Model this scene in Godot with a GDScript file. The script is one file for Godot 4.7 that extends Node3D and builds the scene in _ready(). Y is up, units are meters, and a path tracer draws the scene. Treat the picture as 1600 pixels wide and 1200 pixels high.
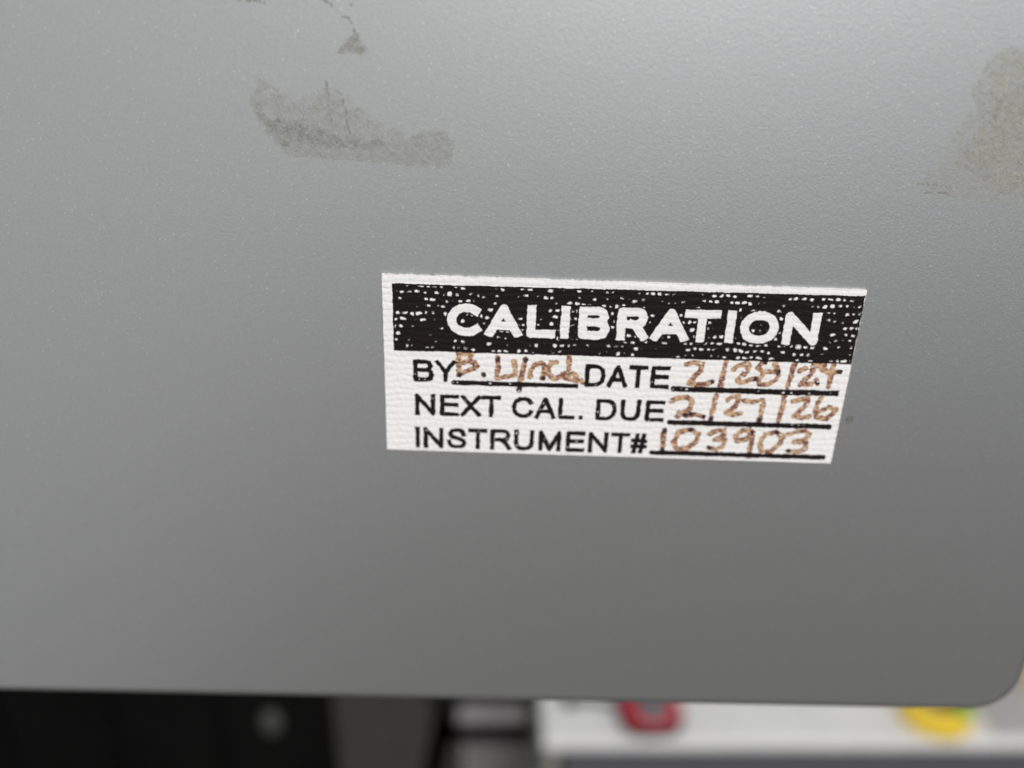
extends Node3D
# A grey painted instrument case with a cloth calibration label, seen close up, a workbench blurred behind and below it.
# Metres, y up; the face of the case is the plane z = 0. Label drawing works in millimetres from the label's top left corner.

const LABEL_W := 38.1
const LABEL_H := 15.58
const CELL := 0.03            # mm per print cell
const GW := 1271
const GH := 520

var weave := PackedFloat32Array()
var rough_noise := PackedFloat32Array()
var printed := PackedByteArray()
var speck := PackedByteArray()
var grain := FastNoiseLite.new()
var blotch := FastNoiseLite.new()

func _ready() -> void:
	# ---- camera
	var cam := Camera3D.new()
	cam.name = "camera"
	var lens := CameraAttributesPhysical.new()
	lens.frustum_focal_length = 27.0
	lens.frustum_focus_distance = 0.0665
	lens.frustum_near = 0.005
	lens.frustum_far = 60.0
	lens.exposure_aperture = 13.0
	cam.attributes = lens
	cam.fov = 47.925
	cam.near = 0.005
	cam.far = 60.0
	cam.transform = Transform3D(Basis(Vector3(0.99987, 0.01403, -0.00772), Vector3(-0.01596, 0.91156, -0.41086), Vector3(0.00127, 0.41093, 0.91166)).orthonormalized(), Vector3(-0.00909, 0.02784, 0.06533))
	add_child(cam)
	cam.current = true
	# ---- surroundings: plain grey light of a large room
	var we := WorldEnvironment.new()
	we.name = "environment"
	var env := Environment.new()
	env.background_mode = Environment.BG_COLOR
	env.background_color = Color(0.46, 0.463, 0.463).linear_to_srgb()
	env.tonemap_mode = Environment.TONE_MAPPER_LINEAR
	env.tonemap_exposure = 1.0
	env.sdfgi_enabled = true
	env.ssao_enabled = true
	env.ssil_enabled = true
	we.environment = env
	add_child(we)
	# ---- lamps
	ceiling_light(Vector3(0.715, 1.15, 1.68), 5.6, "white ceiling light panel nearest above and behind the viewer")
	ceiling_light(Vector3(0.715, 1.15, 4.58), 8.0, "white ceiling light panel farthest behind the viewer")

	grain.seed = 11
	grain.noise_type = FastNoiseLite.TYPE_SIMPLEX
	grain.frequency = 3.2
	blotch.seed = 5
	blotch.noise_type = FastNoiseLite.TYPE_SIMPLEX
	blotch.frequency = 0.42

	build_floor()
	build_bounce_wall()
	build_bench()
	build_case()
	build_label()
	build_black_cabinet()
	build_added_floor_mat()
	build_stool()
	build_bin()
	build_red_tape_measure()
	build_yellow_roll()
	build_tan_box()
	build_shade_plate()


# ------------------------------------------------------------------ helpers
func tag(o: Node, label: String, category := "", group := "", kind := "") -> void:
	if label: o.set_meta("label", label)
	if category: o.set_meta("category", category)
	if group: o.set_meta("group", group)
	if kind: o.set_meta("kind", kind)

func thing(called: String, label: String, category: String, at := Vector3.ZERO, turn := 0.0, group := "") -> Node3D:
	var o := Node3D.new()
	o.name = called
	o.position = at
	o.rotation.y = turn
	tag(o, label, category, group)
	add_child(o, true)
	return o

func obj(called: String, mesh: Mesh, m: Material, parent: Node = self, at := Vector3.ZERO, turn := Vector3.ZERO) -> MeshInstance3D:
	var o := MeshInstance3D.new()
	o.name = called
	o.mesh = mesh
	o.material_override = m
	o.position = at
	o.rotation = turn
	parent.add_child(o, true)
	return o

func mat(c: Color, rough := 0.6, metal := 0.0, spec := 0.5) -> StandardMaterial3D:
	var m := StandardMaterial3D.new()
	m.albedo_color = c.linear_to_srgb()
	m.roughness = rough
	m.metallic = metal
	m.metallic_specular = spec
	return m

func mottled(c: Color, rough: float, size: float, amount: float, sd: int) -> StandardMaterial3D:
	var m := mat(Color.WHITE, rough)
	var n := FastNoiseLite.new()
	n.seed = sd
	n.frequency = 0.02
	n.fractal_octaves = 5
	var t := NoiseTexture2D.new()
	t.width = 256
	t.height = 256
	t.seamless = true
	t.noise = n
	var g := Gradient.new()
	g.set_color(0, (c * (1.0 - amount)).linear_to_srgb())
	g.set_color(1, (c * (1.0 + amount)).linear_to_srgb())
	t.color_ramp = g
	m.albedo_texture = t
	m.uv1_triplanar = true
	m.uv1_scale = Vector3.ONE / size
	return m

func rbox(size: Vector3, r: float, k := 4) -> ArrayMesh:
	# a box with rounded edges, centred
	var h := size / 2.0
	var st := SurfaceTool.new()
	st.begin(Mesh.PRIMITIVE_TRIANGLES)
	var axes := [Vector3.RIGHT, Vector3.UP, Vector3.BACK]
	for a in 3:
		var u := (a + 1) % 3
		var v := (a + 2) % 3
		var us := steps(h[u], r, k)
		var vs := steps(h[v], r, k)
		for s in [-1.0, 1.0]:
			for i in us.size() - 1:
				for j in vs.size() - 1:
					var q := []
					for c in [[0, 0], [1, 0], [1, 1], [0, 1]]:
						var p := Vector3.ZERO
						p[a] = s * h[a]
						p[u] = us[i + c[0]]
						p[v] = vs[j + c[1]]
						var inner := p.clamp(-(h - Vector3.ONE * r), h - Vector3.ONE * r)
						var d := (p - inner).normalized()
						q.append([inner + d * r, d])
					var order := [0, 2, 1, 0, 3, 2] if s > 0 else [0, 1, 2, 0, 2, 3]
					for n in order:
						st.set_normal(q[n][1])
						st.add_vertex(q[n][0])
	return st.commit()

func steps(h: float, r: float, k: int) -> PackedFloat32Array:
	var out := PackedFloat32Array()
	for i in k + 1:
		out.append(-h + r * (1.0 - cos(PI / 2 * i / k)))
	for i in k + 1:
		out.append(h - r * (1.0 - cos(PI / 2 * (k - i) / k)))
	return out

func lathe(profile: PackedVector2Array, n := 48, sx := 1.0, sz := 1.0, power := 2.0) -> ArrayMesh:
	# profile of (radius, height) turned round y; power above 2 squares the outline off
	var st := SurfaceTool.new()
	st.begin(Mesh.PRIMITIVE_TRIANGLES)
	st.set_smooth_group(1)
	for i in n:
		for j in profile.size() - 1:
			var q := []
			for c in [[0, 0], [1, 0], [1, 1], [0, 1]]:
				var a: float = TAU * ((i + c[0]) % n) / n
				var p := profile[j + c[1]]
				var k: float = pow(pow(absf(cos(a)), power) + pow(absf(sin(a)), power), -1.0 / power)
				q.append(Vector3(cos(a) * p.x * k * sx, p.y, sin(a) * p.x * k * sz))
			for t in [[0, 1, 2], [0, 2, 3]]:
				if q[t[0]].distance_to(q[t[1]]) > 1e-7 and q[t[1]].distance_to(q[t[2]]) > 1e-7 and q[t[0]].distance_to(q[t[2]]) > 1e-7:
					for m in t:
						st.add_vertex(q[m])
	st.generate_normals()
	return st.commit()

func tube(path: PackedVector3Array, r: float, n := 12) -> ArrayMesh:
	var st := SurfaceTool.new()
	st.begin(Mesh.PRIMITIVE_TRIANGLES)
	var rings := []
	for i in path.size():
		var d := (path[mini(i + 1, path.size() - 1)] - path[maxi(i - 1, 0)]).normalized()
		var s := d.cross(Vector3.UP if absf(d.y) < 0.9 else Vector3.RIGHT).normalized()
		var t := s.cross(d)
		var ring := []
		for j in n + 1:
			var a := TAU * j / n
			ring.append([path[i] + (s * cos(a) + t * sin(a)) * r, s * cos(a) + t * sin(a)])
		rings.append(ring)
	for i in path.size() - 1:
		for j in n:
			for c in [[0, 0], [1, 0], [1, 1], [0, 0], [1, 1], [0, 1]]:
				var q = rings[i + c[0]][j + c[1]]
				st.set_normal(q[1])
				st.add_vertex(q[0])
	for e in [0, path.size() - 1]:
		var d := (path[1] - path[0]).normalized() * -1.0 if e == 0 else (path[e] - path[e - 1]).normalized()
		for j in n:
			st.set_normal(d)
			st.add_vertex(path[e])
			st.set_normal(d)
			st.add_vertex(rings[e][j + 1][0] if e == 0 else rings[e][j][0])
			st.set_normal(d)
			st.add_vertex(rings[e][j][0] if e == 0 else rings[e][j + 1][0])
	return st.commit()

func smooth_path(points: Array, n := 8) -> PackedVector3Array:
	var out := PackedVector3Array()
	for i in points.size() - 1:
		var a: Vector3 = points[maxi(i - 1, 0)]
		var b: Vector3 = points[i]
		var c: Vector3 = points[i + 1]
		var d: Vector3 = points[mini(i + 2, points.size() - 1)]
		for k in n:
			out.append(b.cubic_interpolate(c, a, d, float(k) / n))
	out.append(points[-1])
	return out

func ceiling_light(at: Vector3, energy: float, label: String) -> void:
	var t := thing("ceiling_light", label, "ceiling light", at)
	obj("housing", rbox(Vector3(1.24, 0.08, 0.64), 0.01), mat(Color(0.8, 0.8, 0.8), 0.4), t, Vector3(0, 0.05, 0))
	var glow := mat(Color(0.8, 0.8, 0.8), 0.6)
	glow.emission_enabled = true
	glow.emission = Color(1.0, 0.99, 0.96)
	glow.emission_energy_multiplier = 1.0
	obj("diffuser", rbox(Vector3(1.2, 0.01, 0.6), 0.004), glow, t, Vector3(0, 0.005, 0))
	var l := AreaLight3D.new()
	l.name = "lamp"
	l.area_size = Vector2(1.2, 0.6)
	l.light_energy = energy
	l.light_color = Color(1.0, 0.992, 0.985)
	l.area_range = 12.0
	l.area_attenuation = 2.0
	l.shadow_enabled = true
	l.position = Vector3(0, -0.006, 0)
	l.rotation.x = -PI / 2
	t.add_child(l)


# ------------------------------------------------------------------ setting
func build_floor() -> void:
	var m := mottled(Color(0.045, 0.039, 0.032), 0.7, 0.9, 0.25, 3)
	var o := obj("floor", rbox(Vector3(9.0, 0.1, 12.0), 0.01, 1), m, self, Vector3(0, -1.5, 1.0))
	tag(o, "brownish grey workshop floor far below the case", "", "", "structure")

func build_bounce_wall() -> void:
	var o := obj("bounce_wall", rbox(Vector3(0.1, 2.7, 5.5), 0.004, 1), mottled(Color(0.74, 0.74, 0.73), 0.8, 0.6, 0.03, 4), self, Vector3(-0.86, -0.1, 3.2))  # unseen wall added as a reflector for the lower left of the case
	tag(o, "plain white wall added left of the viewer to brighten the case, outside the photo", "bounce_wall")

func build_bench() -> void:
	var t := thing("workbench", "pale topped workbench with dark grey front panel, blurred below the case", "workbench", Vector3(0.022, -1.45, -0.5), deg_to_rad(1.25))
	var top := mottled(Color(0.79, 0.79, 0.79), 0.42, 0.25, 0.05, 21)
	obj("worktop", rbox(Vector3(1.5, 0.0135, 0.7), 0.004), top, t, Vector3(0.75, 0.878 - 0.00675, -0.35))
	var stile := mottled(Color(0.28, 0.285, 0.245), 0.5, 0.2, 0.06, 22)
	obj("side_panel", rbox(Vector3(0.012, 0.864, 0.66), 0.002, 2), stile, t, Vector3(0.009, 0.432, -0.34))
	obj("side_panel", rbox(Vector3(0.012, 0.864, 0.66), 0.002, 2), stile, t, Vector3(1.49, 0.432, -0.34))
	var front := mottled(Color(0.105, 0.105, 0.118), 0.5, 0.2, 0.06, 23)
	for k in 2:
		obj("front_panel", rbox(Vector3(0.73, 0.78, 0.018), 0.002, 2), front, t, Vector3(0.385 + k * 0.733, 0.471, -0.025))
	obj("plinth", rbox(Vector3(1.46, 0.078, 0.6), 0.002, 2), mat(Color(0.03, 0.03, 0.03), 0.7), t, Vector3(0.75, 0.039, -0.36))


# ------------------------------------------------------------------ the case
func rounded_ring(x0: float, x1: float, y0: float, y1: float, r: float, inset: float, z: float) -> PackedVector3Array:
	var out := PackedVector3Array()
	var n := 14
	for c in [[x1 - r, y1 - r, 0.0], [x0 + r, y1 - r, PI / 2], [x0 + r, y0 + r, PI], [x1 - r, y0 + r, PI * 1.5]]:
		for i in n + 1:
			var a: float = c[2] + PI / 2 * i / n
			out.append(Vector3(c[0] + cos(a) * (r - inset), c[1] + sin(a) * (r - inset), z))
	return out

func paint_material() -> StandardMaterial3D:
	# satin grey paint with fine metal flake: a computed tile of 48 mm a side
	var n := 1024
	var rng := RandomNumberGenerator.new()
	rng.seed = 77
	var a := PackedByteArray()
	a.resize(n * n * 3)
	for i in n * n:
		var v := rng.randf()
		var w := 0.96 + 0.07 * v
		var g := clampf(0.722 * w, 0, 1)
		a[i * 3] = int(255 * g)
		a[i * 3 + 1] = int(255 * clampf(g * 1.012 + 0.004 * (rng.randf() - 0.5), 0, 1))
		a[i * 3 + 2] = int(255 * clampf(g * 1.022 + 0.010 * (rng.randf() - 0.5), 0, 1))
	for k in 1500:      # single larger flakes
		var at := rng.randi_range(0, n - 3) * n + rng.randi_range(0, n - 3)
		var lift := rng.randi_range(6, 34)
		for o in [0, 1, n, n + 1]:
			for c in 3:
				a[(at + o) * 3 + c] = mini(255, a[(at + o) * 3 + c] + lift)
	var m := StandardMaterial3D.new()
	m.albedo_texture = ImageTexture.create_from_image(Image.create_from_data(n, n, false, Image.FORMAT_RGB8, a))
	var fn := FastNoiseLite.new()
	fn.seed = 9
	fn.noise_type = FastNoiseLite.TYPE_VALUE
	fn.frequency = 0.33
	fn.fractal_octaves = 2
	var nt := NoiseTexture2D.new()
	nt.width = n
	nt.height = n
	nt.seamless = true
	nt.noise = fn
	nt.as_normal_map = true
	nt.bump_strength = 3.0
	m.normal_enabled = true
	m.normal_texture = nt
	m.normal_scale = 0.042
	m.metallic = 0.96
	m.metallic_specular = 0.5
	m.roughness = 0.485
	m.uv1_triplanar = true
	m.uv1_scale = Vector3.ONE / 0.048
	return m

func build_case() -> void:
	var t := thing("instrument_case", "grey satin painted instrument case with rounded corner and tape residue", "instrument")
	t.rotation.z = deg_to_rad(-0.26)
	var x0 := -0.24
	var x1 := 0.0417
	var y0 := -0.0369
	var y1 := 0.19
	var r := 0.0048
	var fil := 0.0015
	var rings := []
	for i in 9:
		var a := PI / 2 * i / 8
		rings.append([rounded_ring(x0, x1, y0, y1, r, fil * (1.0 - sin(a)), -fil * (1.0 - cos(a))), sin(a), cos(a)])
	rings.append([rounded_ring(x0, x1, y0, y1, r, 0.0, -0.03), 1.0, 0.0])
	var st := SurfaceTool.new()
	st.begin(Mesh.PRIMITIVE_TRIANGLES)
	var m: int = rings[0][0].size()
	var nn := 14
	for k in rings.size() - 1:
		for i in m:
			for c in [[0, 0], [0, 1], [1, 1], [0, 0], [1, 1], [1, 0]]:
				var ring = rings[k + c[0]]
				var at: int = (i + c[1]) % m
				var ang: float = PI / 2 * (at / (nn + 1)) + PI / 2 * (at % (nn + 1)) / nn
				st.set_normal(Vector3(cos(ang) * ring[1], sin(ang) * ring[1], ring[2]).normalized())
				st.add_vertex(ring[0][at])
	var mid := Vector3((x0 + x1) / 2, (y0 + y1) / 2, 0)
	for i in m:
		for p in [mid, rings[0][0][(i + 1) % m], rings[0][0][i]]:
			st.set_normal(Vector3.BACK)
			st.add_vertex(p)
	var paint := paint_material()
	obj("front_shell", st.commit(), paint, t)
	var dark := mottled(Color(0.03, 0.03, 0.032), 0.6, 0.05, 0.1, 31)
	obj("rear_shell", rbox(Vector3(x1 - x0 - 0.003, y1 - y0 - 0.003, 0.02), 0.004), dark, t, Vector3((x0 + x1) / 2, (y0 + y1) / 2, -0.0385))
	# stand: a column behind the left end of the case, outside the frame
	obj("stand_column", rbox(Vector3(0.04, 1.43, 0.03), 0.004), dark, t, Vector3(-0.21, -0.715, -0.0635))
	obj("stand_foot", rbox(Vector3(0.3, 0.02, 0.4), 0.006), dark, t, Vector3(-0.21, -1.44, -0.0635))

	var glue := StandardMaterial3D.new()
	glue.vertex_color_use_as_albedo = true
	glue.roughness = 0.5
	glue.metallic_specular = 0.4
	var gn := NoiseTexture2D.new()
	var fn := FastNoiseLite.new()
	fn.seed = 19
	fn.frequency = 0.05
	gn.noise = fn
	gn.width = 256
	gn.height = 256
	gn.seamless = true
	gn.as_normal_map = true
	gn.bump_strength = 2.0
	glue.normal_enabled = true
	glue.normal_texture = gn
	glue.uv1_triplanar = true
	glue.uv1_scale = Vector3.ONE / 0.008
	residue(t, "-28.64,21.33 -27.98,20.19 -27.52,19.30 -25.85,19.15 -24.01,18.72 -22.64,18.20 -21.47,18.03 -18.89,17.79 -16.99,18.10 -16.04,18.61 -14.63,18.64 -13.80,17.73 -13.96,16.01 -16.11,15.93 -18.97,16.12 -22.77,16.34 -26.09,16.57 -27.18,17.53 -28.20,19.02 -28.63,20.23", Color(0.315, 0.319, 0.298), 0.64, glue, "dark L-shaped tape residue near the top of the case")
	residue(t, "-28.0,22.2 -25.3,20.6 -22.9,21.6 -21.6,20.9 -19.5,19.2 -17.2,18.2 -19.5,17.2 -26.5,17.2 -28.2,19.5", Color(0.30, 0.30, 0.275), 0.22, glue, "faint film of glue above the dark residue", 1.2)
	residue(t, "-22.06,23.71 -21.51,24.61 -20.80,25.08 -20.37,24.79 -19.83,23.96 -20.16,23.66", Color(0.275, 0.275, 0.25), 0.65, glue, "small triangular spot of residue above the L-shaped one")
	residue(t, "28.05,25.57 24.63,24.94 23.94,24.04 23.74,22.97 23.09,22.27 23.79,21.23 24.70,19.91 24.12,18.99 23.54,17.84 23.41,16.77 24.71,16.47 25.50,15.53 26.39,14.83 31.01,14.62", Color(0.385, 0.382, 0.335), 0.46, glue, "olive patch of residue at the right edge of the photo", 1.6)
	residue(t, "29.0,23.5 23.6,21.0 22.6,18.6 21.2,16.2 21.4,14.9 25.5,14.2 31.0,13.9", Color(0.38, 0.375, 0.335), 0.16, glue, "faint film of glue round the olive patch", 1.5)
	for l in ["-22.93,21.85 -22.80,19.19", "-21.85,20.77 -21.46,18.21", "-21.71,26.27 -20.96,26.03 -20.55,24.79", "-22.88,27.23 -22.03,26.75", "-28.57,27.11 -26.80,27.05", "-20.89,27.26 -20.78,26.85", "20.83,15.46 22.19,15.39 23.55,15.27", "21.34,14.85 23.37,14.78"]:
		streak(t, l, glue)
	residue(t, "18.95,-4.30 19.15,-4.00 19.45,-4.05 19.62,-4.35 19.45,-4.70 19.1,-4.72", Color(0.13, 0.122, 0.108), 0.6, glue, "tiny dark spot right of the label")

func parse(s: String) -> PackedVector2Array:
	var out := PackedVector2Array()
	for p in s.split(" ", false):
		var c := p.split(",")
		out.append(Vector2(float(c[0]), float(c[1])))
	return out

func residue(parent: Node, outline: String, c: Color, cover: float, m: Material, label: String, thin := 0.5) -> void:
	# a film of old glue: thinner towards its rim, so that fewer of its grains are left there
	var poly := parse(outline)
	var rng := RandomNumberGenerator.new()
	rng.seed = 31
	var lo := poly[0]
	var hi := poly[0]
	for p in poly:
		lo = lo.min(p)
		hi = hi.max(p)
	var cell := 0.032
	var w := int((hi.x - lo.x + 1.2) / cell)
	var h := int((hi.y - lo.y + 1.2) / cell)
	var on := PackedByteArray()
	on.resize(w * h)
	for j in h:
		for i in w:
			var p := lo + Vector2(i * cell - 0.6, j * cell - 0.6)
			var wob := Vector2(blotch.get_noise_2d(p.x * 5, p.y * 5), blotch.get_noise_2d(p.x * 5 + 70, p.y * 5)) * 0.15
			if Geometry2D.is_point_in_polygon(p + wob, poly):
				var n := 0.5 + 0.16 * grain.get_noise_2d(p.x * 1.4, p.y * 1.4) + 0.30 * blotch.get_noise_2d(p.x * 2.2, p.y * 2.2)
				var rim := 9.0
				for e in poly.size():
					rim = minf(rim, (p + wob).distance_to(Geometry2D.get_closest_point_to_segment(p + wob, poly[e], poly[(e + 1) % poly.size()])))
				n += 0.9 * rng.randf() - 0.45
				on[j * w + i] = 1 if n < 0.15 + cover * 0.85 * clampf(0.25 + rim / thin, 0.0, 1.0) else 0
	var verts := PackedVector3Array()
	var cols := PackedColorArray()
	for j in h:
		var i := 0
		while i < w:
			if on[j * w + i] == 0:
				i += 1
				continue
			var s := i
			while i < w and on[j * w + i] == 1 and i - s < 5:
				i += 1
			var a := lo + Vector2(s * cell - 0.6, j * cell - 0.6)
			var k := 1.0 + 0.06 * grain.get_noise_2d(a.x * 0.8, a.y * 0.8) + 0.10 * blotch.get_noise_2d(a.x * 2, a.y * 2)
			rect(verts, cols, a.x, a.y, a.x + (i - s) * cell, a.y + cell, 0.012, Color(c.r * k, c.g * k, c.b * k))
	var o := obj("residue", flat_mesh(verts, cols, PackedVector2Array()), m, parent)
	tag(o, label)

func streak(parent: Node, line: String, m: Material) -> void:
	var p := parse(line)
	var verts := PackedVector3Array()
	var cols := PackedColorArray()
	for k in p.size() - 1:
		var n := int(p[k].distance_to(p[k + 1]) / 0.05) + 1
		for i in n:
			var q := p[k].lerp(p[k + 1], float(i) / n)
			var v := grain.get_noise_2d(q.x * 1.3, q.y * 1.3)
			if v < 0.02:
				var r := 0.035 + 0.08 * absf(blotch.get_noise_2d(q.x * 4, q.y * 4))
				q += Vector2(blotch.get_noise_2d(q.x * 3 + 9, q.y * 3), blotch.get_noise_2d(q.x * 3, q.y * 3 + 9)) * 0.15
				rect(verts, cols, q.x - r, q.y - r, q.x + r, q.y + r, 0.013 + 0.0002 * (i % 7), Color(0.26, 0.26, 0.24))
	if verts.size():
		obj("residue_streak", flat_mesh(verts, cols, PackedVector2Array()), m, parent)

func rect(verts: PackedVector3Array, cols: PackedColorArray, x0: float, y0: float, x1: float, y1: float, z: float, c: Color) -> void:
	var a := Vector3(x0, y0, z) * 0.001
	var b := Vector3(x1, y0, z) * 0.001
	var d := Vector3(x1, y1, z) * 0.001
	var e := Vector3(x0, y1, z) * 0.001
	verts.append_array([a, d, b, a, e, d])
	cols.append_array([c, c, c, c, c, c])

func flat_mesh(verts: PackedVector3Array, cols: PackedColorArray, uvs: PackedVector2Array) -> ArrayMesh:
	var arr := []
	arr.resize(Mesh.ARRAY_MAX)
	arr[Mesh.ARRAY_VERTEX] = verts
	var nor := PackedVector3Array()
	nor.resize(verts.size())
	nor.fill(Vector3.BACK)
	arr[Mesh.ARRAY_NORMAL] = nor
	if cols.size():
		arr[Mesh.ARRAY_COLOR] = cols
	if uvs.size():
		arr[Mesh.ARRAY_TEX_UV] = uvs
		var tan := PackedFloat32Array()
		tan.resize(verts.size() * 4)
		for i in verts.size():
			tan[i * 4] = 1.0
			tan[i * 4 + 3] = 1.0
		arr[Mesh.ARRAY_TANGENT] = tan
	var m := ArrayMesh.new()
	m.add_surface_from_arrays(Mesh.PRIMITIVE_TRIANGLES, arr)
	return m


# ------------------------------------------------------------------ the label
const GLYPHS := {
	"A": [0.93, 0.01, 0.01, "0,1 .5,0 1,1;.2,.70 .8,.70"],
	"B": [0.92, 0.10, 0.05, "0,0 .62,0 .82,.05 .92,.23 .82,.40 .62,.46 0,.46;0,.46 .68,.46 .90,.53 1,.73 .90,.94 .68,1 0,1 0,0"],
	"C": [0.98, 0.06, 0.05, ".95,.21 .88,.11 .74,.02 .54,0 .34,.03 .14,.16 .03,.35 0,.5 .03,.66 .14,.85 .34,.97 .54,1 .74,.97 .90,.88 .97,.77"],
	"c": [0.98, 0.06, 0.05, ".90,.12 .74,.02 .54,0 .34,.03 .14,.16 .03,.35 0,.5 .03,.66 .14,.85 .34,.97 .54,1 .74,.98 .92,.86"],
	"D": [0.94, 0.10, 0.05, "0,0 .5,0 .74,.05 .93,.22 1,.5 .93,.78 .74,.95 .5,1 0,1 0,0"],
	"E": [0.86, 0.11, 0.05, "1,0 0,0 0,1 1,1;0,.47 .93,.47"],
	"I": [0.14, 0.12, 0.12, ".5,0 .5,1"],
	"L": [0.76, 0.10, 0.04, "0,0 0,1 1,1"],
	"M": [1.02, 0.10, 0.10, "0,1 0,0 .5,1 1,0 1,1"],
	"N": [0.90, 0.10, 0.10, "0,1 0,0 1,1 1,0"],
	"O": [1.06, 0.06, 0.06, ".5,0 .7,.03 .87,.14 .97,.32 1,.5 .97,.68 .87,.86 .7,.97 .5,1 .3,.97 .13,.86 .03,.68 0,.5 .03,.32 .13,.14 .3,.03 .5,0"],
	"R": [0.96, 0.10, 0.02, "0,1 0,0 .66,0 .86,.05 .95,.24 .86,.44 .66,.51 0,.51;.48,.51 .64,.57 .76,.69 1,1"],
	"S": [0.88, 0.06, 0.06, ".93,.26 .86,.09 .66,.01 .46,0 .2,.04 .06,.2 .11,.35 .3,.44 .65,.52 .9,.61 1,.76 .9,.93 .65,1 .4,1 .14,.94 .02,.8 0,.70"],
	"T": [0.86, 0.02, 0.02, "0,0 1,0;.5,0 .5,1"],
	"U": [0.90, 0.10, 0.10, "0,0 0,.62 .06,.85 .25,.98 .5,1 .75,.98 .94,.85 1,.62 1,0"],
	"X": [0.92, 0.0, 0.0, "0,0 1,1;1,0 0,1"],
	"Y": [0.92, 0.0, 0.0, "0,0 .5,.54 1,0;.5,.54 .5,1"],
	"#": [0.74, 0.02, 0.02, ".32,0 .12,1;.88,0 .68,1;0,.34 1,.34;0,.67 1,.67"],
	".": [0.14, 0.12, 0.12, ".5,1 .5,1.001"],
}

func new_field() -> PackedFloat32Array:
	var f := PackedFloat32Array()
	f.resize(GW * GH)
	f.fill(9.0)
	return f

func draw_segment(f: PackedFloat32Array, a: Vector2, b: Vector2, hw: float, butt_a: bool, butt_b: bool, y_lo: float, y_hi: float) -> void:
	# signed distance (mm) to a stroke: square at its open ends, round where strokes join
	var d := b - a
	var ln := maxf(d.length(), 1e-5)
	d /= ln
	var pad := hw * 1.5 + 0.12
	var x0 := maxi(0, int((minf(a.x, b.x) - pad) / CELL))
	var x1 := mini(GW - 1, int((maxf(a.x, b.x) + pad) / CELL))
	var r0 := maxi(0, int((minf(a.y, b.y) - pad) / CELL))
	var r1 := mini(GH - 1, int((maxf(a.y, b.y) + pad) / CELL))
	for j in range(r0, r1 + 1):
		for i in range(x0, x1 + 1):
			var p := Vector2(i * CELL, j * CELL) - a
			var along := p.dot(d)
			var off := absf(p.cross(d))
			var v: float
			if along < 0.0:
				v = maxf(off, -along) - hw if butt_a else Vector2(along, off).length() - hw
			elif along > ln:
				v = maxf(off, along - ln) - hw if butt_b else Vector2(along - ln, off).length() - hw
			else:
				v = off - hw
			v = maxf(v, maxf(y_lo - j * CELL, j * CELL - y_hi))
			var k := j * GW + i
			if v < f[k]:
				f[k] = v

func draw_glyph(f: PackedFloat32Array, ch: String, x0: float, x1: float, y0: float, y1: float, hw: float) -> void:
	for stroke in String(GLYPHS[ch][3]).split(";"):
		var pts := PackedVector2Array()
		for p in parse(stroke):
			pts.append(Vector2(lerpf(x0 + hw, x1 - hw, p.x), lerpf(y0 + hw, y1 - hw, p.y)))
		for k in pts.size() - 1:
			draw_segment(f, pts[k], pts[k + 1], hw, k == 0, k == pts.size() - 2, y0 - 0.02, y1 + 0.02)

func draw_text(f: PackedFloat32Array, text: String, x: float, x_end: float, y: float, cap: float, hw: float) -> void:
	# letters spread so that the line runs from x to x_end
	var total := 0.0
	for ch in text:
		total += 0.39 if ch == " " else GLYPHS[ch][0] + GLYPHS[ch][1] + GLYPHS[ch][2]
	total -= GLYPHS[text[0]][1] + GLYPHS[text[-1]][2]
	var k := (x_end - x) / total
	var at: float = x - GLYPHS[text[0]][1] * k
	for ch in text:
		if ch == " ":
			at += 0.39 * k
			continue
		var g = GLYPHS[ch]
		at += g[1] * k
		var w: float = maxf(g[0] * k, 2.0 * hw)
		var dy := -0.004 * (at - 2.0)
		draw_glyph(f, ch, at, at + w, y + dy, y + cap + dy, hw)
		at += (g[0] + g[2]) * k

func ink_mesh(f: PackedFloat32Array, wobble: float, dropout: float, colours: int) -> ArrayMesh:
	# every inked run of cells becomes one flat strip; ink misses the hollows of the weave
	var verts := PackedVector3Array()
	var cols := PackedColorArray()
	var uvs := PackedVector2Array()
	var most := 4 if colours else 400
	for j in GH:
		var i := 0
		while i < GW:
			if not inked(f, i, j, wobble, dropout):
				i += 1
				continue
			var s := i
			while i < GW and i - s < most and inked(f, i, j, wobble, dropout):
				if not colours:
					printed[j * GW + i] = 1
				i += 1
			var c := Color(0.008, 0.0078, 0.0078)
			if colours:
				c = marker_colour(s * CELL, j * CELL, f[j * GW + s])
			var x0 := s * CELL
			var x1 := i * CELL
			var y0 := j * CELL
			var y1 := y0 + CELL
			rect(verts, cols, x0, -y1, x1, -y0, 0.262, c)
			var a := Vector2(x0 / LABEL_W, y1 / LABEL_H)
			var b := Vector2(x1 / LABEL_W, y0 / LABEL_H)
			uvs.append_array([a, b, Vector2(b.x, a.y), a, Vector2(a.x, b.y), b])
	return flat_mesh(verts, cols, uvs)

func inked(f: PackedFloat32Array, i: int, j: int, wobble: float, dropout: float) -> bool:
	var k := j * GW + i
	var v := f[k]
	if v > 0.12:
		return false
	if wobble < 0.0 and printed[k] == 1:
		return false
	var n := rough_noise[k]
	if v + absf(wobble) * (n + 0.5 * (0.85 - weave[k])) > 0.0:
		return false
	if wobble > 0.0 and v > -0.14:
		return true
	return weave[k] + n * 0.12 + 0.34 * (speck[k] / 255.0 - 0.5) > dropout

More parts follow.
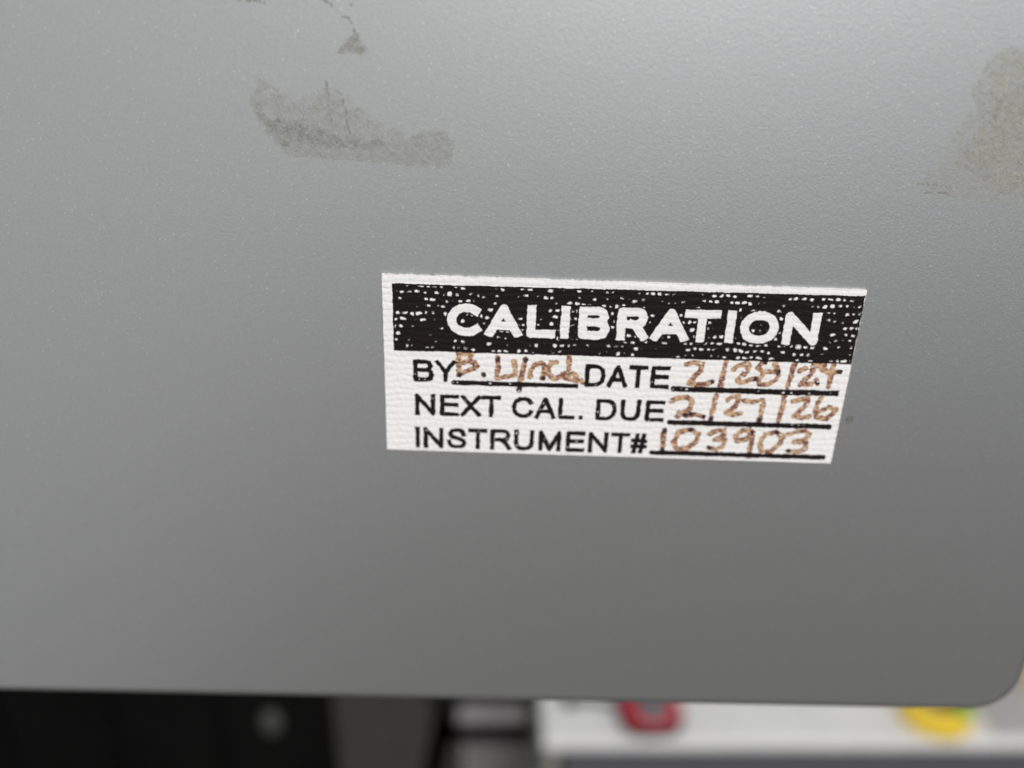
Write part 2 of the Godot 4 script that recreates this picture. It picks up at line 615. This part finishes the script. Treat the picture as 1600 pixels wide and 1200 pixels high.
func marker_colour(x: float, y: float, d: float) -> Color:
	# brown marker that bled into the cloth: tan middle, redder rim, dark pools where the pen rested
	var t := clampf(0.48 + 1.15 * grain.get_noise_2d(x * 0.55, y * 0.8) + 0.75 * blotch.get_noise_2d(x * 1.6, y * 1.6) + 0.25 * grain.get_noise_2d(x * 2.2, y * 2.2), 0, 1)
	var c := Color(0.60, 0.405, 0.25).lerp(Color(0.19, 0.078, 0.062), t)
	for p in pools:
		var q := Vector2(x, y).distance_to(p) + 0.10 * grain.get_noise_2d(x * 2, y * 2)
		if q < 0.30:
			c = c.lerp(Color(0.045, 0.022, 0.026), clampf((0.30 - q) / 0.12, 0, 1))
	return c

var pools := PackedVector2Array()

func handwriting(strokes: String, dots: String, parent: Node, m: Material, label: String) -> void:
	var f := new_field()
	for s in strokes.split(";"):
		var p := parse(s)
		for k in p.size() - 1:
			draw_segment(f, p[k], p[k + 1], 0.22, false, false, 0.0, LABEL_H)
	pools = parse(dots)
	for p in pools:
		draw_segment(f, p, p + Vector2(0.02, 0.02), 0.20, false, false, 0.0, LABEL_H)
	var o := obj("handwritten_entry", ink_mesh(f, -0.09, 0.2, 1), m, parent)
	tag(o, label)

func build_label() -> void:
	var t := thing("calibration_label", "white cloth calibration label with black header, printed lines and brown handwriting", "label", Vector3(-0.019513, 0.007752, 0.0))
	t.rotation.z = deg_to_rad(-1.027)
	# the weave: raised threads in rows, hollows between them
	weave.resize(GW * GH)
	rough_noise.resize(GW * GH)
	printed.resize(GW * GH)
	speck.resize(GW * GH)
	var rng := RandomNumberGenerator.new()
	rng.seed = 5
	for k in GW * GH:
		speck[k] = rng.randi() & 255
	var heights := PackedFloat32Array()
	heights.resize(GW * GH)
	for j in GH:
		for i in GW:
			var x := i * CELL
			var y := j * CELL
			var bx := blotch.get_noise_2d(x, y)
			var v := y / 0.58 + 0.30 * bx + 0.10 * sin(x * 0.5)
			var row := floorf(v)
			var u := x / 0.54 + 0.5 * row + 0.4 * sin(row * 12.9) + 0.35 * blotch.get_noise_2d(x * 1.7 + row * 13.0, row * 7.0)
			var k := j * GW + i
			var ridge := pow(absf(sin(PI * v)), 0.7)
			var bump := 0.5 + 0.5 * sin(TAU * u)
			var g := grain.get_noise_2d(x, y)
			# dots that the ink misses: one at most on each crossing of threads, more in some places than in others
			var fv := v - row
			var dot := pow(maxf(0.0, 1.0 - pow(absf(fv - 0.45) / 0.27, 2.0)), 0.7) * (0.30 + 0.70 * bump) + 0.22 * g
			var patch := 0.46 + 0.75 * blotch.get_noise_2d(x * 0.45 + 300, y * 0.7) + 1.25 * blotch.get_noise_2d(floorf(u + 0.25) * 37.0 + 11, row * 53.0) + 0.35 * blotch.get_noise_2d(x * 3.0, y * 6.0)
			weave[k] = 1.0 - dot * clampf(patch, 0.0, 1.0)
			rough_noise[k] = 0.55 * g + 0.75 * blotch.get_noise_2d(x * 0.9 + 40, y * 2.0) + 0.35 * blotch.get_noise_2d(x * 4, y * 5 + 90)
			heights[k] = ridge * (0.62 + 0.38 * bump) + 0.10 * g + 0.45 * blotch.get_noise_2d(x * 2.2, y * 4)
	var im := Image.create_from_data(GW, GH, false, Image.FORMAT_RF, heights.to_byte_array())
	im.bump_map_to_normal_map(2.2)
	im.convert(Image.FORMAT_RGB8)
	var nt := ImageTexture.create_from_image(im)

	# cloth
	var cloth := mat(Color(0.835, 0.82, 0.815), 0.9, 0.0, 0.25)
	cloth.normal_enabled = true
	cloth.normal_texture = nt
	cloth.normal_scale = 0.62
	var edge := PackedVector2Array()
	var corners := [Vector2(0, 0), Vector2(LABEL_W, 0), Vector2(LABEL_W, LABEL_H), Vector2(0, LABEL_H)]
	for c in 4:
		var a: Vector2 = corners[c]
		var b: Vector2 = corners[(c + 1) % 4]
		var n := int(a.distance_to(b) / 0.12)
		var side := (b - a).orthogonal().normalized()
		for i in n:
			var p := a.lerp(b, float(i) / n)
			edge.append(p + side * 0.035 * grain.get_noise_2d(p.x * 0.8, p.y * 0.8) * (0.0 if i == 0 else 1.0))
	var st := SurfaceTool.new()
	st.begin(Mesh.PRIMITIVE_TRIANGLES)
	var mid := Vector2(LABEL_W, LABEL_H) / 2
	for i in edge.size():
		var a := edge[i]
		var b := edge[(i + 1) % edge.size()]
		for p in [mid, a, b]:
			st.set_normal(Vector3.BACK)
			st.set_tangent(Plane(1, 0, 0, 1))
			st.set_uv(Vector2(p.x / LABEL_W, p.y / LABEL_H))
			st.add_vertex(Vector3(p.x, -p.y, 0.25) * 0.001)
		var out := Vector3(b.y - a.y, b.x - a.x, 0).normalized()
		for q in [[a, 0.25], [a, 0.0], [b, 0.0], [a, 0.25], [b, 0.0], [b, 0.25]]:
			st.set_normal(out)
			st.set_tangent(Plane(0, 0, 1, 1))
			st.set_uv(Vector2(q[0].x / LABEL_W, q[0].y / LABEL_H))
			st.add_vertex(Vector3(q[0].x, -q[0].y, q[1]) * 0.001)
	obj("cloth_backing", st.commit(), cloth, t)

	var ink := mat(Color.WHITE, 0.62, 0.0, 0.33)
	ink.vertex_color_use_as_albedo = true
	ink.normal_enabled = true
	ink.normal_texture = nt
	ink.normal_scale = 0.4
	var pen := mat(Color.WHITE, 0.8, 0.0, 0.3)
	pen.vertex_color_use_as_albedo = true
	pen.normal_enabled = true
	pen.normal_texture = nt
	pen.normal_scale = 0.5

	# header band: solid ink with the heading left white
	var letters := new_field()
	var title := "CALIBRATION"
	var spans := "5.12,7.98 8.20,11.07 11.50,13.82 14.20,14.92 15.62,18.17 18.72,21.24 21.50,24.47 24.05,26.95 27.42,28.20 28.58,31.66 32.06,34.94"
	var sp := parse(spans)
	for k in title.length():
		var y := 2.21 - 0.0062 * (sp[k].x - 5.0)
		var x0 := sp[k].x
		var x1 := sp[k].y
		if title[k] == "I":
			x0 = (x0 + x1) / 2 - 0.36
			x1 = x0 + 0.72
		draw_glyph(letters, "c" if title[k] == "C" else title[k], x0, x1, y - 0.05, y + 2.72, 0.355)
	var band := new_field()
	for j in GH:
		for i in GW:
			var x := i * CELL
			var y := j * CELL
			var top := 0.71 - 0.0060 * x
			var bottom := 6.38 - 0.0024 * x
			var k := j * GW + i
			band[k] = maxf(maxf(maxf(top - y, y - bottom), maxf(0.78 - x, x - 38.06)), -letters[k])
	var hb := obj("header_band", ink_mesh(band, 0.05, 0.46, 0), ink, t)
	tag(hb, "black header band reading CALIBRATION in white")

	var lines := [["BY", 2.34, 5.85, 7.10, 1.98], ["DATE", 16.45, 23.42, 7.09, 2.03], ["NEXT CAL. DUE", 2.44, 23.32, 10.19, 2.00], ["INSTRUMENT#", 2.44, 22.15, 13.30, 1.98]]
	for l in lines:
		var f := new_field()
		draw_text(f, l[0], l[1], l[2], l[3], l[4], 0.188)
		var o := obj("printed_text", ink_mesh(f, 0.055, 0.14, 0), ink, t)
		tag(o, "printed black text reading " + l[0])
	for r in [[5.44, 15.96, 9.08, 0.21], [23.62, 37.52, 9.02, 0.25], [23.60, 37.50, 12.10, 0.25], [22.40, 37.48, 15.04, 0.235]]:
		var f := new_field()
		draw_segment(f, Vector2(r[0] + r[3], r[2]), Vector2(r[1] - r[3], r[2] - 0.004 * (r[1] - r[0])), r[3], false, true, 0.0, LABEL_H)
		obj("ruled_line", ink_mesh(f, 0.06, 0.22, 0), ink, t)

	handwriting("6.10,6.49 6.05,7.19 6.11,8.35;6.01,6.50 7.11,6.50;7.04,6.53 6.95,7.02;6.14,7.28 6.83,7.15 7.33,7.16 7.53,7.53 7.34,7.79 6.76,7.99 6.10,8.37;8.11,8.23 8.13,8.30;9.24,6.75 9.29,7.62 9.21,8.42 9.32,8.57 9.89,8.42 10.47,8.26;10.57,6.99 10.70,7.57 10.74,8.11 10.47,8.28;11.52,6.80 11.36,7.55 11.24,8.35 11.12,8.91 11.08,9.59;11.93,8.32 11.98,7.77 12.25,7.27 12.82,7.12 13.13,7.35 13.07,7.96 12.95,8.43;14.05,6.98 13.61,7.00 13.41,7.48 13.48,8.04 13.82,8.43 14.19,8.40 14.81,7.89;15.07,6.44 15.06,7.11 15.09,7.73;14.84,8.30 14.96,7.88 15.39,7.87 16.01,8.41 16.32,8.77;14.84,8.31 15.43,8.45 15.91,8.59",
		"8.11,8.27 9.25,6.88 13.02,8.44 6.10,8.37 11.51,6.88 11.07,9.47", t, pen, "handwritten name in brown marker after BY")
	handwriting("24.63,6.78 25.27,6.60 25.93,6.70 25.87,7.31 25.42,7.84 25.06,8.46 25.70,8.62 26.36,8.48 26.93,8.25;27.87,6.46 27.76,7.45 27.67,8.62;28.53,7.11 28.82,6.79 29.63,6.50 29.80,6.77 29.57,7.38 28.97,8.03 29.31,8.25 29.86,8.06 30.46,7.87;30.76,6.41 30.50,6.85 30.98,7.23 31.64,7.21 32.19,7.15;31.81,6.44 32.07,6.78 32.17,7.17 32.30,7.50 32.05,7.99 31.44,8.36 30.85,8.32 30.69,7.97 31.03,7.44;33.47,6.37 33.34,7.35 33.20,8.53;33.97,7.04 34.40,6.82;35.05,6.47 34.99,7.19 34.60,7.75 34.21,8.29 35.11,8.15;35.06,6.51 35.72,6.50;35.90,6.33 35.78,6.85 36.40,7.08 37.28,7.01;36.67,6.36 36.60,7.24 36.58,8.41;35.45,7.86 35.63,8.13",
		"26.86,8.26 30.39,7.90 32.17,7.19 31.04,6.38 37.22,6.99 35.55,8.01", t, pen, "handwritten date 2/28/24 in brown marker")
	handwriting("23.80,10.14 24.20,9.81 25.06,9.71 25.55,10.08 25.42,10.71 24.84,11.22 24.44,11.56;24.54,11.15 25.43,11.25;25.06,11.43 25.92,11.26 26.65,11.48;27.44,9.41 27.38,10.42 27.26,11.64;28.45,9.87 28.72,9.58 29.28,9.46 29.32,10.03 29.05,10.58 28.51,11.05 29.04,11.23 29.72,11.05;29.81,9.89 30.52,9.95 31.38,9.79 31.43,10.50 31.36,11.71;33.07,9.26 33.10,10.33 32.94,11.68;33.93,9.78 34.44,9.59 35.11,9.46 35.06,10.04 34.61,10.60 34.19,11.18 34.82,11.31 35.50,11.17;36.19,9.31 35.96,9.90 35.88,10.66 36.08,11.22 36.88,11.34 37.38,10.85 37.61,10.40 36.98,10.23 36.17,10.65",
		"26.63,11.46 27.28,11.62 31.30,11.64 25.53,11.25 25.05,11.37", t, pen, "handwritten due date 2/27/26 in brown marker")
	handwriting("23.48,12.82 23.47,13.74 23.53,14.87;25.63,12.74 24.75,12.98 24.40,13.95 24.71,14.63 25.58,14.55 26.29,13.88 26.42,13.14 25.70,12.74;27.37,13.10 27.88,12.79 28.53,12.60 28.54,13.18 27.87,13.60 28.69,13.62 28.63,14.19 28.11,14.58 27.43,14.41;30.82,12.67 30.13,12.58 29.56,13.15 29.75,13.71 30.48,13.48 31.00,12.85 30.97,13.84 30.93,15.11;32.92,12.72 32.04,12.96 31.71,13.81 31.96,14.62 32.73,14.59 33.49,13.74 33.42,13.03 32.87,12.69;33.59,13.12 34.29,12.76 35.35,12.45 35.80,12.80 35.49,13.38 34.65,13.58 35.65,13.57 35.63,14.19 35.03,14.53 34.20,14.46",
		"23.48,12.94 23.51,14.72 25.70,12.76 27.45,14.37 30.92,12.79 30.90,14.89 32.93,12.72 34.20,14.44", t, pen, "handwritten instrument number 103903 in brown marker")


# ------------------------------------------------------------------ things behind and below, out of focus
func build_black_cabinet() -> void:
	var t := thing("black_cabinet", "black cabinet with upright door panels and a pale oval catch, left of the bench", "cabinet", Vector3(-0.438, -1.45, -0.42))
	var black := mottled(Color(0.0035, 0.0042, 0.0036), 0.75, 0.2, 0.15, 41)
	black.metallic_specular = 0.22
	var deep := mat(Color(0.004, 0.004, 0.004), 0.8, 0.0, 0.2)
	obj("carcass", rbox(Vector3(0.53, 1.80, 0.09), 0.003, 2), deep, t, Vector3(0.008, 0.90, -0.059))  # made tall above the view to dim the left of the bench
	var xs := [-0.255, 0.048, 0.132, 0.212, 0.272]
	for k in 4:
		var w: float = xs[k + 1] - xs[k] - 0.0025
		obj("door_panel", rbox(Vector3(w, 1.77, 0.014), 0.003, 3), black, t, Vector3((xs[k] + xs[k + 1]) / 2, 0.90, -0.007))
	var pale := mottled(Color(0.06, 0.064, 0.055), 0.6, 0.05, 0.1, 42)
	obj("catch", lathe(PackedVector2Array([Vector2(0, 0.006), Vector2(0.008, 0.0055), Vector2(0.0095, 0.003), Vector2(0.0095, 0)]), 24), pale, t, Vector3(0.2523, 0.9795, 0.0), Vector3(PI / 2, 0, 0)).scale = Vector3(0.85, 1.0, 1.2)

func build_added_floor_mat() -> void:
	var o := obj("added_floor_mat", rbox(Vector3(1.5, 0.012, 0.9), 0.004, 2), mottled(Color(0.072, 0.064, 0.060), 0.9, 0.3, 0.2, 45), self, Vector3(-0.2, -1.443, -1.45))  # mat added so that the shaded floor in the gap comes out lighter
	tag(o, "brownish grey mat added to lighten the floor behind the black cabinet and the bench", "mat")

func build_stool() -> void:
	var t := thing("stool_frame", "black tubular stool frame standing between the black cabinet and the workbench", "stool", Vector3(-0.03, -1.45, -0.74))
	var black := mat(Color(0.008, 0.008, 0.009), 0.45)
	var y := 0.655
	for s in [[-1, 1], [1, 1], [-1, -1], [1, -1]]:
		var foot := Vector3(s[0] * 0.12 - 0.02 * (1 - s[0]), 0.0, s[1] * 0.10 - 0.06)
		var knee := Vector3(s[0] * 0.059 , y, s[1] * 0.04 - 0.02)
		obj("leg", tube(smooth_path([foot, foot.lerp(knee, 0.55), knee, knee + Vector3(0, 0.06, 0)], 6), 0.0105), black, t)
	for s in [-1, 1]:
		obj("rail", tube(PackedVector3Array([Vector3(-0.057, y + 0.0, s * 0.04 - 0.02), Vector3(0.057, y + 0.004, s * 0.04 - 0.02)]), 0.011), black, t)
		obj("rail", tube(PackedVector3Array([Vector3(s * 0.059, y, -0.06), Vector3(s * 0.059, y, 0.02)]), 0.006), black, t)
	obj("seat", rbox(Vector3(0.15, 0.03, 0.12), 0.01), black, t, Vector3(0, y + 0.075, -0.02))

func build_bin() -> void:
	var t := thing("storage_bin", "mauve grey storage bin with rounded lid on the floor behind the stool", "bin", Vector3(-0.005, -1.45, -1.08))
	var m := mottled(Color(0.62, 0.58, 0.60), 0.6, 0.2, 0.08, 51)
	obj("lid", rbox(Vector3(0.17, 0.03, 0.22), 0.014, 5), m, t, Vector3(0, 0.385, 0))
	obj("body", rbox(Vector3(0.155, 0.37, 0.205), 0.01), m, t, Vector3(0, 0.186, 0))

func build_red_tape_measure() -> void:
	var t := thing("tape_measure", "red tape measure with grey round face and black bumper lying on the bench", "tape measure", Vector3(0.1195, -0.572, -0.5315), 0.06)
	var red := mottled(Color(0.46, 0.018, 0.03), 0.4, 0.05, 0.08, 61)
	var black := mat(Color(0.012, 0.012, 0.013), 0.6)
	obj("bumper", lathe(PackedVector2Array([Vector2(0, 0), Vector2(0.0265, 0), Vector2(0.0285, 0.0015), Vector2(0.0295, 0.005), Vector2(0.0293, 0.0112), Vector2(0.027, 0.0122)]), 64, 1.0, 1.0, 2.8), black, t)
	obj("case", lathe(PackedVector2Array([Vector2(0.0265, 0.0115), Vector2(0.0274, 0.0132), Vector2(0.0272, 0.0155), Vector2(0.0255, 0.0178), Vector2(0.0225, 0.0198), Vector2(0.018, 0.0205), Vector2(0, 0.0206)]), 64, 1.0, 1.0, 2.8), red, t)
	obj("face_plate", lathe(PackedVector2Array([Vector2(0.0145, 0.0195), Vector2(0.0145, 0.0212), Vector2(0.0135, 0.0218), Vector2(0, 0.0219)]), 48), mottled(Color(0.15, 0.15, 0.165), 0.4, 0.03, 0.1, 62), t, Vector3(0, 0, 0.0105))
	obj("belt_clip", rbox(Vector3(0.012, 0.004, 0.018), 0.0015), black, t, Vector3(-0.012, 0.0215, -0.012))
	var c := thing("wrist_cord", "thin black cord lying on the bench left of the red tape measure", "cord", Vector3(0.07, -0.572, -0.545))
	obj("cord", tube(smooth_path([Vector3(-0.031, 0.0045, -0.012), Vector3(-0.02, 0.0042, 0.001), Vector3(-0.008, 0.0035, -0.001), Vector3(0.006, 0.003, 0.001), Vector3(0.021, 0.003, 0.004)], 8), 0.0022), black, c)
	obj("toggle", rbox(Vector3(0.011, 0.009, 0.012), 0.003), black, c, Vector3(-0.023, 0.0046, 0.001))

func build_yellow_roll() -> void:
	var t := thing("yellow_tape_roll", "roll of bright yellow tape lying flat on the bench", "tape roll", Vector3(0.382, -0.572, -0.537))
	var yellow := mottled(Color(0.95, 0.66, 0.05), 0.4, 0.04, 0.06, 71)
	obj("tape", lathe(PackedVector2Array([Vector2(0.0175, 0), Vector2(0.0300, 0), Vector2(0.0308, 0.001), Vector2(0.0308, 0.0200), Vector2(0.0298, 0.0212), Vector2(0.0175, 0.0212)]), 64), yellow, t)
	obj("core", lathe(PackedVector2Array([Vector2(0.0155, 0.0004), Vector2(0.01745, 0.0004), Vector2(0.01745, 0.0208), Vector2(0.0155, 0.0208), Vector2(0.0155, 0.0004)]), 64), mottled(Color(0.11, 0.07, 0.045), 0.8, 0.02, 0.1, 72), t)
	var g := thing("green_cap", "small green cap resting on the rim of the yellow tape roll", "cap", Vector3(0.3985, -0.5507, -0.5225))
	obj("crown", lathe(PackedVector2Array([Vector2(0, 0.006), Vector2(0.0065, 0.0058), Vector2(0.0075, 0.0045), Vector2(0.0075, 0.0)]), 32), mat(Color(0.08, 0.42, 0.06), 0.4), g)
	obj("skirt", lathe(PackedVector2Array([Vector2(0.0075, 0.0018), Vector2(0.0085, 0.0014), Vector2(0.0085, 0.0), Vector2(0.0, 0.0)]), 32), mat(Color(0.07, 0.36, 0.05), 0.4), g)

func build_tan_box() -> void:
	var t := thing("cardboard_box", "tan cardboard box on the bench beyond the corner of the case", "box", Vector3(0.535, -0.5685, -0.605))
	var m := mottled(Color(0.52, 0.42, 0.29), 0.8, 0.05, 0.08, 81)
	obj("body", rbox(Vector3(0.12, 0.07, 0.07), 0.002, 2), m, t, Vector3(0, 0.035, 0))
	obj("lid", rbox(Vector3(0.124, 0.02, 0.074), 0.002, 2), m, t, Vector3(0, 0.0805, 0))

func build_shade_plate() -> void:
	var o := obj("shade_plate", rbox(Vector3(0.26, 0.003, 0.16), 0.001, 2), mottled(Color(0.45, 0.45, 0.46), 0.5, 0.1, 0.05, 85), self, Vector3(0.556, -0.5702, -0.597), Vector3(0, deg_to_rad(1.25), 0))  # added plate: its grey stands for shade on the right of the bench
	tag(o, "flat grey plate added as shade on the bench right of the yellow tape roll", "plate")
